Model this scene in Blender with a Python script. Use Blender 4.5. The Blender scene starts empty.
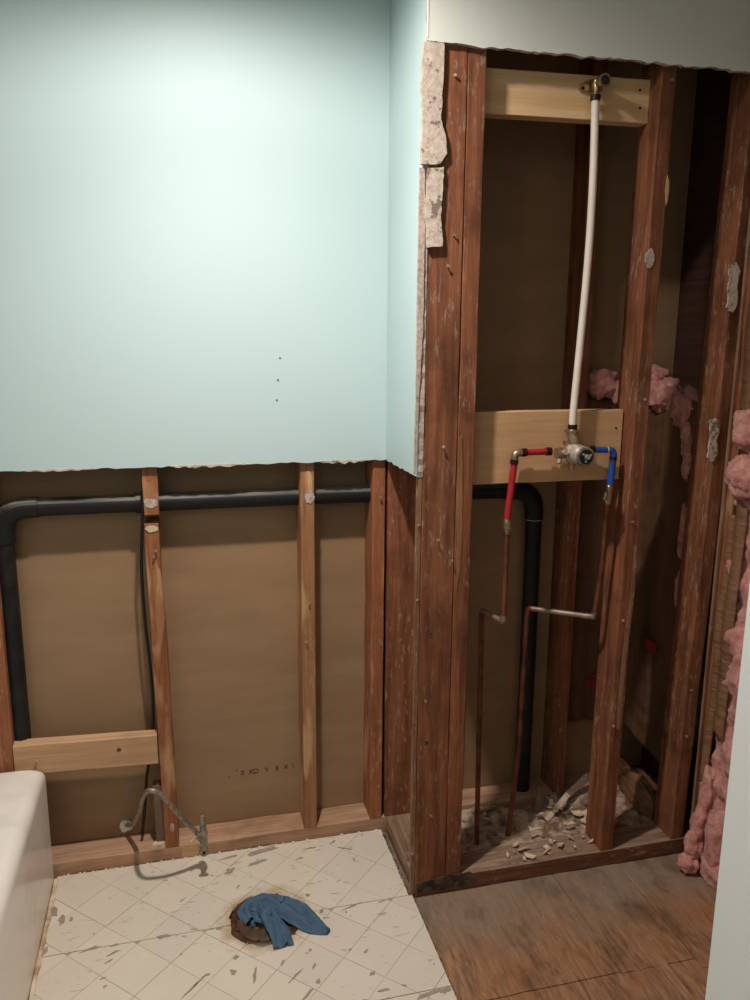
import bpy, bmesh, math, random
from mathutils import Vector, Matrix, noise
random.seed(7)
S = bpy.context.scene
COL = S.collection
PI = math.pi

# ------------------------------------------------------------------ camera
F, CX, CY, CZ, PITCH, YAW, ROLL = 790.13, 0.0659, -2.0875, 1.4654, 0.2024, 0.2480, 0.0072
fwd = Vector((math.sin(YAW)*math.cos(PITCH), math.cos(YAW)*math.cos(PITCH), -math.sin(PITCH)))
rt0 = Vector((math.cos(YAW), -math.sin(YAW), 0))
up0 = rt0.cross(fwd)
RT = rt0*math.cos(ROLL) + up0*math.sin(ROLL)
UP = -rt0*math.sin(ROLL) + up0*math.cos(ROLL)
cam_d = bpy.data.cameras.new('camera'); cam = bpy.data.objects.new('camera', cam_d); COL.objects.link(cam)
m = Matrix((RT, UP, -fwd)).transposed().to_4x4(); m.translation = (CX, CY, CZ)
cam.matrix_world = m
cam_d.sensor_fit = 'VERTICAL'; cam_d.sensor_height = 36; cam_d.lens = F/1000*36
cam_d.clip_start = 0.02
S.camera = cam

# ------------------------------------------------------------------ world, lights, exposure
w = bpy.data.worlds.new('world'); S.world = w; w.use_nodes = True
w.node_tree.nodes['Background'].inputs[0].default_value = (0.9, 0.95, 1, 1)
w.node_tree.nodes['Background'].inputs[1].default_value = 0.02
S.view_settings.view_transform = 'Standard'; S.view_settings.look = 'None'
S.view_settings.gamma = 1; S.view_settings.exposure = 0.0

def lamp(name, kind, loc, power, color, **kw):
    d = bpy.data.lights.new(name, kind); d.energy = power; d.color = color
    for k, v in kw.items(): setattr(d, k, v)
    o = bpy.data.objects.new(name, d); o.location = loc; COL.objects.link(o)
    return o
KEYC = (1.0, 0.925, 0.86)
lamp('ceiling_downlight', 'SPOT', (0.18, -0.655, 2.385), 76, KEYC, spot_size=math.radians(118), spot_blend=1.0, shadow_soft_size=0.035)      # the recessed lamp's beam
lamp('ceiling_downlight_spill', 'SPOT', (0.18, -0.655, 2.385), 46, KEYC, spot_size=math.radians(166), spot_blend=0.5, shadow_soft_size=0.035)  # and its wide spill
lamp('room_fill_lamp', 'POINT', (-0.75, -2.35, 2.10), 8, (1.0, 0.93, 0.86), shadow_soft_size=0.15)  # added fill light behind the camera, no real fixture; brightens the white jamb

# ------------------------------------------------------------------ unprojection onto real planes (used only to measure)
def _ray(u, v): return fwd + RT*((u-375)/F) - UP*((v-500)/F)
O = Vector((CX, CY, CZ))
def onY(u, v, y): d = _ray(u, v); return O + d*((y-O.y)/d.y)
def onZ(u, v, z=0.0): d = _ray(u, v); return O + d*((z-O.z)/d.z)
def onX(u, v, x): d = _ray(u, v); return O + d*((x-O.x)/d.x)

# ------------------------------------------------------------------ materials
class N:
    def __init__(s, name):
        s.m = bpy.data.materials.new(name); s.m.use_nodes = True
        s.t = s.m.node_tree; s.t.nodes.clear()
        s.out = s.n('ShaderNodeOutputMaterial'); s.b = s.n('ShaderNodeBsdfPrincipled')
        s.l(s.b.outputs[0], s.out.inputs[0])
        s.tc = s.n('ShaderNodeTexCoord')
    def n(s, t, **kw):
        o = s.t.nodes.new(t)
        for k, v in kw.items(): setattr(o, k, v)
        return o
    def l(s, a, b): s.t.links.new(a, b)
    def coord(s, scale=(1, 1, 1), off=None, rnd=False):
        mp = s.n('ShaderNodeMapping'); mp.inputs['Scale'].default_value = scale
        if off: mp.inputs['Location'].default_value = off
        s.l(s.tc.outputs['Object'], mp.inputs[0])
        if rnd:
            oi = s.n('ShaderNodeObjectInfo'); mul = s.n('ShaderNodeMath', operation='MULTIPLY'); mul.inputs[1].default_value = 37
            s.l(oi.outputs['Random'], mul.inputs[0])
            cx = s.n('ShaderNodeCombineXYZ')
            for i in range(3): s.l(mul.outputs[0], cx.inputs[i])
            s.l(cx.outputs[0], mp.inputs['Location'])
        return mp.outputs[0]
    def noise(s, vec, scale, detail=4, rough=0.55, dist=0):
        o = s.n('ShaderNodeTexNoise'); s.l(vec, o.inputs['Vector'])
        o.inputs['Scale'].default_value = scale; o.inputs['Detail'].default_value = detail
        o.inputs['Roughness'].default_value = rough; o.inputs['Distortion'].default_value = dist
        return o.outputs['Fac']
    def ramp(s, fac, stops, interp='LINEAR'):
        o = s.n('ShaderNodeValToRGB'); s.l(fac, o.inputs[0]); e = o.color_ramp.elements; o.color_ramp.interpolation = interp
        while len(e) < len(stops): e.new(0.5)
        for k, (p, c) in zip(e, stops):
            k.position = p; k.color = (c, c, c, 1) if isinstance(c, (int, float)) else (*c, 1)
        return o.outputs[0]
    def mix(s, fac, a, b, mode='MIX'):
        o = s.n('ShaderNodeMix', data_type='RGBA', blend_type=mode)
        for i, v in ((0, fac), (6, a), (7, b)):
            if isinstance(v, (int, float)): o.inputs[i].default_value = v
            elif isinstance(v, tuple): o.inputs[i].default_value = (*v, 1)
            else: s.l(v, o.inputs[i])
        return o.outputs[2]
    def math(s, op, a, b=0.0):
        o = s.n('ShaderNodeMath', operation=op)
        for i, v in ((0, a), (1, b)):
            if isinstance(v, (int, float)): o.inputs[i].default_value = v
            else: s.l(v, o.inputs[i])
        return o.outputs[0]
    def fin(s, col, rough=0.6, bump=None, bstr=0.3, bdist=0.002, metal=0.0, spec=0.4):
        if isinstance(col, tuple): s.b.inputs['Base Color'].default_value = (*col, 1)
        else: s.l(col, s.b.inputs['Base Color'])
        if isinstance(rough, (int, float)): s.b.inputs['Roughness'].default_value = rough
        else: s.l(rough, s.b.inputs['Roughness'])
        s.b.inputs['Metallic'].default_value = metal; s.b.inputs['Specular IOR Level'].default_value = spec
        if bump is not None:
            o = s.n('ShaderNodeBump'); o.inputs['Strength'].default_value = bstr; o.inputs['Distance'].default_value = bdist
            s.l(bump, o.inputs['Height']); s.l(o.outputs[0], s.b.inputs['Normal'])
        return s.m

def lin(r, g, b):
    f = lambda c: (c/255/12.92) if c/255 <= 0.04045 else ((c/255+0.055)/1.055)**2.4
    return (f(r), f(g), f(b))

def wood(name, base, dark, axis='z', plaster=0.0, dirt=0.3, pale=None, knots=0.0, rough=0.65, grain=1.0):
    k = N(name)
    ln = {'x': (1.2, 22, 22), 'y': (22, 1.2, 22), 'z': (22, 22, 1.2)}[axis]
    v = k.coord(ln, rnd=True); v2 = k.coord((1, 1, 1), rnd=True)
    g = k.noise(v, 2.0, 6, 0.6, 0.6)
    fine = k.noise(v, 9.0, 4, 0.6, 0.2)
    c = k.mix(k.ramp(g, [(0.32, 0.0), (0.68, 1.0)]), dark, base)
    c = k.mix(k.math('MULTIPLY', k.ramp(fine, [(0.45, 0), (0.7, 1)]), 0.35*grain), c, tuple(x*0.45 for x in dark))
    if pale:
        pn = k.noise(k.coord({'x': (1, 5, 5), 'y': (5, 1, 5), 'z': (5, 5, 1)}[axis], rnd=True), 3.2, 3, 0.5)
        c = k.mix(k.ramp(pn, [(0.54, 0), (0.62, 0.8)]), c, pale)
    if knots:
        vo = k.n('ShaderNodeTexVoronoi'); k.l(k.coord({'x': (3, 9, 9), 'y': (9, 3, 9), 'z': (9, 9, 3)}[axis], rnd=True), vo.inputs['Vector']); vo.inputs['Scale'].default_value = 1.0
        c = k.mix(k.ramp(vo.outputs['Distance'], [(0.05, knots), (0.14, knots*0.5), (0.2, 0.0)]), c, tuple(x*0.4 for x in dark))
    dn = k.noise(v2, 7, 4, 0.6)
    c = k.mix(k.math('MULTIPLY', k.ramp(dn, [(0.5, 0), (0.72, 1)]), dirt), c, tuple(x*0.35 for x in dark))
    h = g
    if plaster:
        st = k.coord({'x': (1, 4, 4), 'y': (4, 1, 4), 'z': (4, 4, 1)}[axis], rnd=True)
        p = k.noise(st, 20, 9, 0.78, 0.15); big = k.noise(v2, 4.0, 3, 0.55)
        s_ = k.math('MULTIPLY', k.ramp(p, [(0.575-plaster*0.06, 0), (0.64-plaster*0.05, 1)]), k.ramp(big, [(0.42, 0.12), (0.58, 1)]))
        s_ = k.math('MULTIPLY', s_, 0.6)
        c = k.mix(s_, c, lin(176, 158, 138))
    oi = k.n('ShaderNodeObjectInfo')
    hs = k.n('ShaderNodeHueSaturation'); k.l(c, hs.inputs['Color'])
    k.l(k.math('ADD', k.math('MULTIPLY', oi.outputs['Random'], 0.3), 0.86), hs.inputs['Value'])
    return k.fin(hs.outputs[0], rough, k.math('ADD', k.math('MULTIPLY', g, 0.6), fine), 0.35, 0.0015, spec=0.3)

RED, REDD = lin(154, 96, 65), lin(102, 60, 40)
TAN, TAND = lin(186, 136, 96), lin(146, 96, 62)
M = {}
M['red_z'] = wood('old_red_fir_upright', RED, REDD, 'z', plaster=0.45, knots=0.4, dirt=0.55)
M['red_x'] = wood('old_red_fir_level', lin(128, 84, 58), lin(84, 50, 34), 'x', plaster=0.6)
M['red_y'] = wood('old_red_fir_depthwise', lin(128, 84, 58), lin(84, 50, 34), 'y', plaster=0.6)
M['tan_z'] = wood('tan_fir_upright', TAN, TAND, 'z', plaster=0.4, pale=lin(205, 165, 120))
M['rust_z'] = wood('rusty_fir_upright', lin(166, 106, 70), lin(128, 74, 48), 'z', plaster=0.4, pale=lin(196, 150, 108))
M['plate_x'] = wood('tan_plate', lin(206, 166, 134), lin(176, 132, 102), 'x', plaster=1.1, dirt=0.5)
M['dusty_x'] = wood('dusty_plate', lin(176, 148, 124), lin(126, 92, 70), 'x', plaster=1.3, dirt=0.5)
M['dusty_y'] = wood('dusty_side_plate', lin(150, 124, 102), lin(104, 72, 54), 'y', plaster=1.3, dirt=0.5)
M['pine_x'] = wood('fresh_pine', lin(240, 204, 160), lin(226, 178, 128), 'x', dirt=0.05, grain=0.35, knots=0.25)
M['ply_x'] = wood('fresh_plank', lin(198, 158, 118), lin(184, 142, 102), 'x', dirt=0.08, grain=0.2, knots=0.2)
M['block_x'] = wood('sawn_block', lin(206, 164, 126), lin(184, 142, 106), 'x', dirt=0.25, grain=0.4, knots=0.4, plaster=0.2)
M['grey_wood'] = wood('grey_wood', lin(128, 108, 92), lin(96, 78, 64), 'z', plaster=0.4)
M['strip'] = wood('pale_brown_strip', lin(158, 120, 92), lin(120, 84, 60), 'z', plaster=0.8)
M['sheath'] = wood('outer_sheathing', lin(80, 52, 38), lin(54, 34, 26), 'y')

def paint(name, col, var=0.02):
    k = N(name); n1 = k.noise(k.coord(), 1.5, 3); n2 = k.noise(k.coord(), 260, 2)
    c = k.mix(k.math('MULTIPLY', n1, var*4), col, tuple(x*0.93 for x in col))
    return k.fin(c, 0.55, n2, 0.12, 0.0006, spec=0.3)
M['aqua'] = paint('aqua_wall_paint', lin(188, 208, 209))
M['header_paint'] = paint('pale_grey_wall_paint', lin(222, 226, 218))
M['white_paint'] = paint('white_gloss_paint', lin(226, 228, 226))
M['ceiling'] = paint('ceiling_paint', lin(235, 235, 228))

def paper():
    k = N('brown_board_paper')
    a = k.noise(k.coord((2, 2, 8)), 2.2, 3); b = k.noise(k.coord((60, 60, 400)), 1.0, 2)
    c = k.mix(k.ramp(a, [(0.3, 0), (0.75, 1)]), lin(148, 117, 87), lin(162, 130, 98))
    c = k.mix(k.math('MULTIPLY', b, 0.15), c, lin(120, 95, 68))
    return k.fin(c, 0.5, b, 0.06, 0.0005, spec=0.45)
M['paper'] = paper()
def gypsum():
    k = N('broken_gypsum'); a = k.noise(k.coord(), 60, 6, 0.7); b = k.noise(k.coord((1, 1, 1)), 22, 4, 0.7)
    c = k.mix(k.ramp(a, [(0.4, 0), (0.65, 1)]), lin(206, 192, 178), lin(178, 158, 142))
    c = k.mix(k.ramp(b, [(0.56, 0), (0.6, 0.85)]), c, lin(112, 96, 84))
    return k.fin(c, 0.9, a, 0.8, 0.003)
M['gypsum'] = gypsum()
def gyp_pale():
    k = N('gypsum_core'); a = k.noise(k.coord(), 90, 5, 0.7)
    return k.fin(k.mix(k.ramp(a, [(0.45, 0), (0.7, 1)]), lin(190, 172, 160), lin(140, 116, 102)), 0.95, a, 0.7, 0.002)
M['core'] = gyp_pale()
def tile():
    k = N('worn_cream_tile'); v = k.coord()
    a = k.noise(v, 4, 4); c = k.mix(a, lin(222, 211, 196), lin(210, 197, 180))
    sc = k.noise(k.coord((5, 14, 1)), 4.5, 6, 0.62, 0.8); reg = k.noise(v, 3.1, 2)
    c = k.mix(k.math('MULTIPLY', k.ramp(sc, [(0.62, 0), (0.66, 0.9)]), k.ramp(reg, [(0.45, 0), (0.58, 1)])), c, lin(134, 122, 106))
    fn = k.noise(v, 45, 5, 0.7); c = k.mix(k.ramp(fn, [(0.62, 0), (0.74, 0.5)]), c, lin(150, 136, 116))
    # yellow-brown glue stain around the drain hole
    sub = k.n('ShaderNodeVectorMath', operation='DISTANCE'); k.l(k.tc.outputs['Object'], sub.inputs[0]); sub.inputs[1].default_value = (0.237, -0.300, 0)
    d = k.math('ADD', sub.outputs['Value'], k.math('MULTIPLY', k.math('SUBTRACT', k.noise(v, 14, 4, 0.6), 0.5), 0.12))
    c = k.mix(k.ramp(d, [(0.09, 0.7), (0.105, 0.4), (0.125, 0.0)]), c, lin(170, 142, 98))
    oi = k.n('ShaderNodeObjectInfo'); hs = k.n('ShaderNodeHueSaturation'); k.l(c, hs.inputs['Color'])
    k.l(k.math('ADD', k.math('MULTIPLY', oi.outputs['Random'], 0.06), 0.97), hs.inputs['Value'])
    return k.fin(hs.outputs[0], 0.6, fn, 0.25, 0.001, spec=0.3)
M['tile'] = tile()
M['residue'] = (lambda k: k.fin(k.mix(k.noise(k.coord(), 40, 4), lin(138, 124, 108), lin(172, 160, 142)), 0.85))(N('grey_adhesive'))
M['rim_dirt'] = (lambda k: k.fin(k.mix(k.ramp(k.noise(k.coord(), 70, 5, 0.7), [(0.4, 0), (0.6, 1)]), lin(60, 48, 40), lin(150, 138, 124)), 0.9))(N('crumbly_grout'))
def plywood():
    k = N('stained_plywood'); v = k.coord((14, 2.0, 1), rnd=False); w2 = k.coord((1, 1, 1))
    g = k.noise(v, 5, 6, 0.62, 1.2); c = k.mix(k.ramp(g, [(0.35, 0), (0.65, 1)]), lin(112, 80, 58), lin(168, 126, 92))
    o = k.noise(w2, 7, 4, 0.55, 0.4); c = k.mix(k.ramp(o, [(0.42, 0), (0.66, 0.6)]), c, lin(152, 98, 60))
    gy = k.noise(w2, 3.4, 5, 0.6)
    sep = k.n('ShaderNodeSeparateXYZ'); k.l(k.tc.outputs['Object'], sep.inputs[0])
    yy = k.math('ADD', sep.outputs[1], k.math('MULTIPLY', k.math('SUBTRACT', gy, 0.5), 0.5))   # grey plaster dust trodden in next to the wall plate
    c = k.mix(k.ramp(k.math('ADD', yy, 1.0), [(0.46, 0.0), (0.60, 0.75)]), c, lin(136, 120, 104))
    dk = k.noise(k.coord((3, 1.5, 1)), 3, 7, 0.72); c = k.mix(k.ramp(dk, [(0.5, 0), (0.72, 0.8)]), c, lin(58, 40, 30))
    ft = k.noise(v, 22, 4, 0.7); c = k.mix(k.ramp(ft, [(0.55, 0), (0.75, 0.25)]), c, lin(186, 156, 124))
    return k.fin(c, 0.6, g, 0.3, 0.0015)
M['plywood'] = plywood()
def simple(name, col, rough, metal=0.0, bump=0.0, col2=None, sc=30, spec=0.4):
    k = N(name); a = k.noise(k.coord(), sc, 4, 0.6)
    c = k.mix(k.ramp(a, [(0.4, 0), (0.62, 1)]), col, col2 if col2 else tuple(x*0.8 for x in col))
    return k.fin(c, rough, a if bump else None, bump, 0.001, metal, spec)
M['abs'] = simple('black_drain_plastic', lin(26, 25, 25), 0.5, col2=lin(40, 38, 37), sc=14, spec=.25)
def dusty_abs():
    k = N('dusty_black_plastic'); ge = k.n('ShaderNodeNewGeometry'); sp = k.n('ShaderNodeSeparateXYZ'); k.l(ge.outputs['True Normal'], sp.inputs[0])
    a = k.noise(k.coord((4, 30, 30)), 2, 5, 0.65)
    f = k.math('MULTIPLY', k.ramp(sp.outputs[2], [(0.35, 0), (0.9, 1)]), k.ramp(a, [(0.35, 0.15), (0.65, 0.9)]))
    return k.fin(k.mix(f, lin(28, 27, 27), lin(150, 142, 130)), 0.5, spec=.3)
M['abs_dusty'] = dusty_abs()
M['cable'] = simple('black_cable', lin(24, 22, 22), 0.5)
M['red_pex'] = simple('red_pipe', lin(168, 38, 42), 0.38, col2=lin(152, 32, 36))
M['blue_pex'] = simple('blue_pipe', lin(34, 76, 148), 0.38, col2=lin(28, 66, 132))
M['white_pex'] = simple('white_pipe', lin(226, 214, 200), 0.35, col2=lin(220, 208, 194))
M['crimp'] = simple('dark_crimp_copper', lin(58, 40, 32), 0.5, 0.7)
M['brass'] = simple('brass', lin(186, 164, 132), 0.36, 0.85, col2=lin(140, 114, 84))
M['chrome'] = simple('chrome', lin(225, 220, 212), 0.34, 0.75, col2=lin(196, 190, 182))
M['copper'] = simple('dull_copper', lin(128, 78, 56), 0.5, 0.5, col2=lin(90, 56, 42), sc=22)
M['copper_grey'] = simple('tarnished_copper', lin(150, 132, 118), 0.5, 0.5, col2=lin(118, 98, 86))
M['galv'] = simple('dull_grey_metal', lin(166, 154, 140), 0.42, 0.5, col2=lin(116, 102, 90), sc=60)
M['black'] = simple('black_rubber', lin(20, 18, 18), 0.5)
M['nail'] = simple('nail_steel', lin(190, 175, 160), 0.4, 0.6)
M['enamel'] = (lambda k: k.fin(k.mix(k.ramp(k.noise(k.coord((1, 1.2, 1.2)), 5, 5, 0.6), [(0.5, 0), (0.75, 0.45)]), lin(236, 228, 218), lin(196, 182, 168)), 0.22, spec=0.5))(N('white_enamel'))
M['caulk'] = simple('yellowed_caulk', lin(220, 204, 178), 0.6, col2=lin(176, 144, 108), sc=18)
def cloth():
    k = N('blue_cloth'); a = k.noise(k.coord(), 30, 4); wv = k.noise(k.coord(), 900, 2)
    return k.fin(k.mix(a, lin(88, 112, 136), lin(66, 88, 112)), 0.9, wv, 0.3, 0.0006, spec=0.15)
M['cloth'] = cloth()
M['flange'] = simple('rusty_flange', lin(98, 70, 48), 0.6, 0.0, 0.4, lin(62, 42, 28), 25)
M['wax'] = simple('old_wax', lin(92, 62, 38), 0.42, 0.0, 0.5, lin(54, 35, 22), 35)
M['pit'] = simple('dark_hole', lin(24, 17, 12), 0.8)
def pink():
    k = N('pink_fibreglass'); a = k.noise(k.coord(), 26, 6, 0.7, 0.6); b = k.noise(k.coord(), 140, 5, 0.8, 1.0)
    c = k.mix(k.ramp(a, [(0.35, 0), (0.62, 1)]), lin(186, 108, 100), lin(236, 168, 154))
    m_ = k.fin(c, 1.0, k.math('ADD', a, k.math('MULTIPLY', b, 1.0)), 0.8, 0.009, spec=0.05)
    k.b.inputs['Sheen Weight'].default_value = 0.3
    k.b.inputs['Subsurface Weight'].default_value = 0.0
    return m_
M['pink'] = pink()
def kraft():
    k = N('kraft_facing'); a = k.noise(k.coord((3, 3, 1)), 6, 4); b = k.noise(k.coord((1, 3, 14)), 4, 4, 0.6)
    c = k.mix(a, lin(142, 104, 76), lin(112, 80, 56)); c = k.mix(k.ramp(b, [(0.5, 0), (0.65, 0.5)]), c, lin(86, 58, 38))
    return k.fin(c, 0.55, b, 0.9, 0.008, spec=0.3)
M['kraft'] = kraft()
M['kraft_dark'] = wood('brown_batt_paper', lin(106, 76, 54), lin(84, 58, 40), 'z', dirt=.4, grain=.3)
M['red_ink'] = simple('red_print', lin(150, 40, 36), 0.6)
M['ink'] = simple('brown_print', lin(62, 42, 28), 0.7)
M['dust'] = simple('plaster_dust', lin(190, 164, 142), 0.95, 0, 0.6, lin(112, 84, 66), 26)
M['chip'] = simple('plaster_chip', lin(214, 192, 168), 0.9, 0, 0.3, lin(186, 160, 134), 30)
M['collar'] = simple('white_plaster', lin(236, 232, 226), .9, 0, .3, lin(214, 208, 200), 40)
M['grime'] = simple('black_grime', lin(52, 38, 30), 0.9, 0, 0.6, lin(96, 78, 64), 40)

# ------------------------------------------------------------------ object helpers
def wloc(o):
    v = Vector((0, 0, 0))
    while o is not None: v = v + o.location; o = o.parent
    return v
def obj(name, bm, mat, parent=None, smooth=False):
    me = bpy.data.meshes.new(name)
    if smooth:
        for f in bm.faces: f.smooth = True
    bm.to_mesh(me); bm.free()
    o = bpy.data.objects.new(name, me)
    for mm in (mat if isinstance(mat, (list, tuple)) else [mat]): me.materials.append(mm)
    COL.objects.link(o)
    if parent is not None:
        o.parent = parent; o.location = -wloc(parent)
    return o
def sharp(o, ang=40):
    me = o.data
    for p in me.polygons: p.use_smooth = True
    me.set_sharp_from_angle(angle=math.radians(ang))
    return o
def thing(name, label, cat, loc, group=None):
    o = bpy.data.objects.new(name, None); COL.objects.link(o); o.location = loc; o.empty_display_size = 0.05
    return tag(o, label, cat, group)
def tag(o, label, cat, group=None, kind=None):
    o['label'] = label; o['category'] = cat
    if group: o['group'] = group
    if kind: o['kind'] = kind
    return o
def rehome(o, loc):
    "move a one-mesh thing's origin to its base"
    loc = Vector(loc); o.data.transform(Matrix.Translation(-loc)); o.location = loc; return o

def beam_bm(bm, p0, p1, wv, tv, ch=0.002, jit=0.0008, seg=None):
    """beam from p0 to p1 (centre of section), half vectors wv, tv"""
    p0, p1, wv, tv = map(Vector, (p0, p1, wv, tv)); L = (p1-p0).length
    seg = seg or max(2, min(24, int(L/0.09)))
    W, T = wv.length, tv.length; ch = min(ch, W*0.3, T*0.3); wn, tn = wv/W, tv/T
    prof = [(W-ch, T), (W, T-ch), (W, -T+ch), (W-ch, -T), (-W+ch, -T), (-W, -T+ch), (-W, T-ch), (-W+ch, T)]
    rings = []; sd = random.random()*100
    for i in range(seg+1):
        c = p0.lerp(p1, i/seg); r = []
        for j, (a, b) in enumerate(prof):
            q = jit*noise.noise(Vector((sd+i*0.9, j*0.37, 0)))*2
            r.append(bm.verts.new(c + wn*(a+q) + tn*(b+q*0.6)))
        rings.append(r)
    for i in range(seg):
        for j in range(8):
            bm.faces.new((rings[i][j], rings[i+1][j], rings[i+1][(j+1) % 8], rings[i][(j+1) % 8]))
    bm.faces.new(rings[0]); bm.faces.new(list(reversed(rings[-1])))
    bmesh.ops.recalc_face_normals(bm, faces=bm.faces)
def beam(name, p0, p1, wv, tv, mat, parent=None, **kw):
    bm = bmesh.new(); beam_bm(bm, p0, p1, wv, tv, **kw); return obj(name, bm, mat, parent)
def boxb(name, x0, x1, y0, y1, z0, z1, mat, parent=None, axis='z', **kw):
    cx, cy, cz = (x0+x1)/2, (y0+y1)/2, (z0+z1)/2
    if axis == 'z': return beam(name, (cx, cy, z0), (cx, cy, z1), ((x1-x0)/2, 0, 0), (0, (y1-y0)/2, 0), mat, parent, **kw)
    if axis == 'x': return beam(name, (x0, cy, cz), (x1, cy, cz), (0, (y1-y0)/2, 0), (0, 0, (z1-z0)/2), mat, parent, **kw)
    return beam(name, (cx, y0, cz), (cx, y1, cz), ((x1-x0)/2, 0, 0), (0, 0, (z1-z0)/2), mat, parent, **kw)
def tube_bm(bm, pts, r, n=14, cap=True):
    pts = [Vector(p) for p in pts]; rr = r if isinstance(r, (list, tuple)) else [r]*len(pts)
    rings = []; up = None
    for i, p in enumerate(pts):
        t = (pts[min(i+1, len(pts)-1)] - pts[max(i-1, 0)]).normalized()
        if up is None: up = t.orthogonal().normalized()
        else: up = (up - t*up.dot(t)).normalized()
        s = t.cross(up)
        rings.append([bm.verts.new(p + (up*math.cos(2*PI*j/n) + s*math.sin(2*PI*j/n))*rr[i]) for j in range(n)])
    for a, b in zip(rings, rings[1:]):
        for j in range(n): bm.faces.new((a[j], a[(j+1) % n], b[(j+1) % n], b[j]))
    if cap: bm.faces.new(list(reversed(rings[0]))); bm.faces.new(rings[-1])
    bmesh.ops.recalc_face_normals(bm, faces=bm.faces)
def tube(name, pts, r, mat, parent=None, n=14):
    bm = bmesh.new(); tube_bm(bm, pts, r, n); return sharp(obj(name, bm, mat, parent), 50)
def arc(a, c, b, n=8):
    "quadratic bend from a to b with corner c"
    a, c, b = map(Vector, (a, c, b)); return [(a*(1-t)**2 + c*2*t*(1-t) + b*t*t) for t in [i/n for i in range(n+1)]]
def spline(pts, n=8):
    P = [Vector(p) for p in pts]; P = [P[0]*2-P[1]] + P + [P[-1]*2-P[-2]]; out = []
    for i in range(1, len(P)-2):
        for k in range(n):
            t = k/n; a, b, c, d = P[i-1:i+3]
            out.append(0.5*((2*b) + (c-a)*t + (2*a-5*b+4*c-d)*t*t + (3*b-a-3*c+d)*t**3))
    out.append(P[-2]); return out
def slab(name, poly, axis, d0, d1, mat, parent=None, edge_mat=None):
    """outline poly (list of 2-D points) in the plane normal to axis, from depth d0 to d1"""
    def P(a, b, d): return {'x': (d, a, b), 'y': (a, d, b), 'z': (a, b, d)}[axis]
    bm = bmesh.new(); A = [bm.verts.new(P(a, b, d0)) for a, b in poly]; B = [bm.verts.new(P(a, b, d1)) for a, b in poly]
    bm.faces.new(A); bm.faces.new(list(reversed(B))); n = len(poly)
    for i in range(n):
        f = bm.faces.new((A[i], B[i], B[(i+1) % n], A[(i+1) % n]))
        if edge_mat: f.material_index = 1
    bmesh.ops.recalc_face_normals(bm, faces=bm.faces)
    bmesh.ops.triangulate(bm, faces=[f for f in bm.faces if len(f.verts) > 4])
    return obj(name, bm, [mat, edge_mat] if edge_mat else mat, parent)
def ragged(a, b, n, amp, sd, f=9.0):
    "points from 2-D a to b with a torn edge"
    a, b = Vector(a), Vector(b); d = b-a; nn = Vector((-d.y, d.x)).normalized()
    out = []
    for i in range(n+1):
        t = i/n; q = noise.noise(Vector((t*d.length*f*4, sd, 0)))*amp + noise.noise(Vector((t*d.length*f*22, sd+9, 0)))*amp*0.6
        p = a + d*t + nn*q; out.append((p.x, p.y))
    return out
def struct(o): o['kind'] = 'structure'; return o
def nail(p, parent, d=(0, -1, 0), r=0.0038, l=0.007):
    p = Vector(p); d = Vector(d).normalized(); bm = bmesh.new()
    tube_bm(bm, [p, p+d*l], 0.0016, 6); tube_bm(bm, [p+d*l, p+d*(l+0.0015)], r, 8)
    return obj('nail', bm, M['nail'], parent)

CEIL = 2.40
# ================================================================== FLOOR
M['mortar'] = simple('pale_mortar', lin(186, 172, 152), .9, col2=lin(140, 124, 104))
floor = struct(boxb('floor', -1.15, 1.60, -3.0, 0.55, -0.06, -0.0125, M['plywood'], axis='x', ch=0.0005, jit=0))
HC = Vector((0.237, -0.300)); HR = 0.094
u0, v0, P_ = -0.050, 0.394, 0.1143; S2 = math.sqrt(2)
def uv2xy(u, v): return ((u+v)/S2, (u-v)/S2)      # u=(x+y)/sqrt2, v=(x-y)/sqrt2
WC = Vector(uv2xy(u0, v0))
def clip(poly, nx, ny, c):
    out = []
    for i in range(len(poly)):
        a, b = poly[i], poly[(i+1) % len(poly)]; da, db = nx*a[0]+ny*a[1]-c, nx*b[0]+ny*b[1]-c
        if da <= 0: out.append(a)
        if (da < 0 < db) or (db < 0 < da):
            t = da/(da-db); out.append((a[0]+(b[0]-a[0])*t, a[1]+(b[1]-a[1])*t))
    return out
def area(p): return abs(sum(p[i][0]*p[(i+1) % len(p)][1]-p[(i+1) % len(p)][0]*p[i][1] for i in range(len(p))))/2
bands = [(-0.3020, -0.004, 0.619), (-0.6165, -0.3045, 0.628), (-1.25, -0.619, 0.628)]
tiles = []
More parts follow.
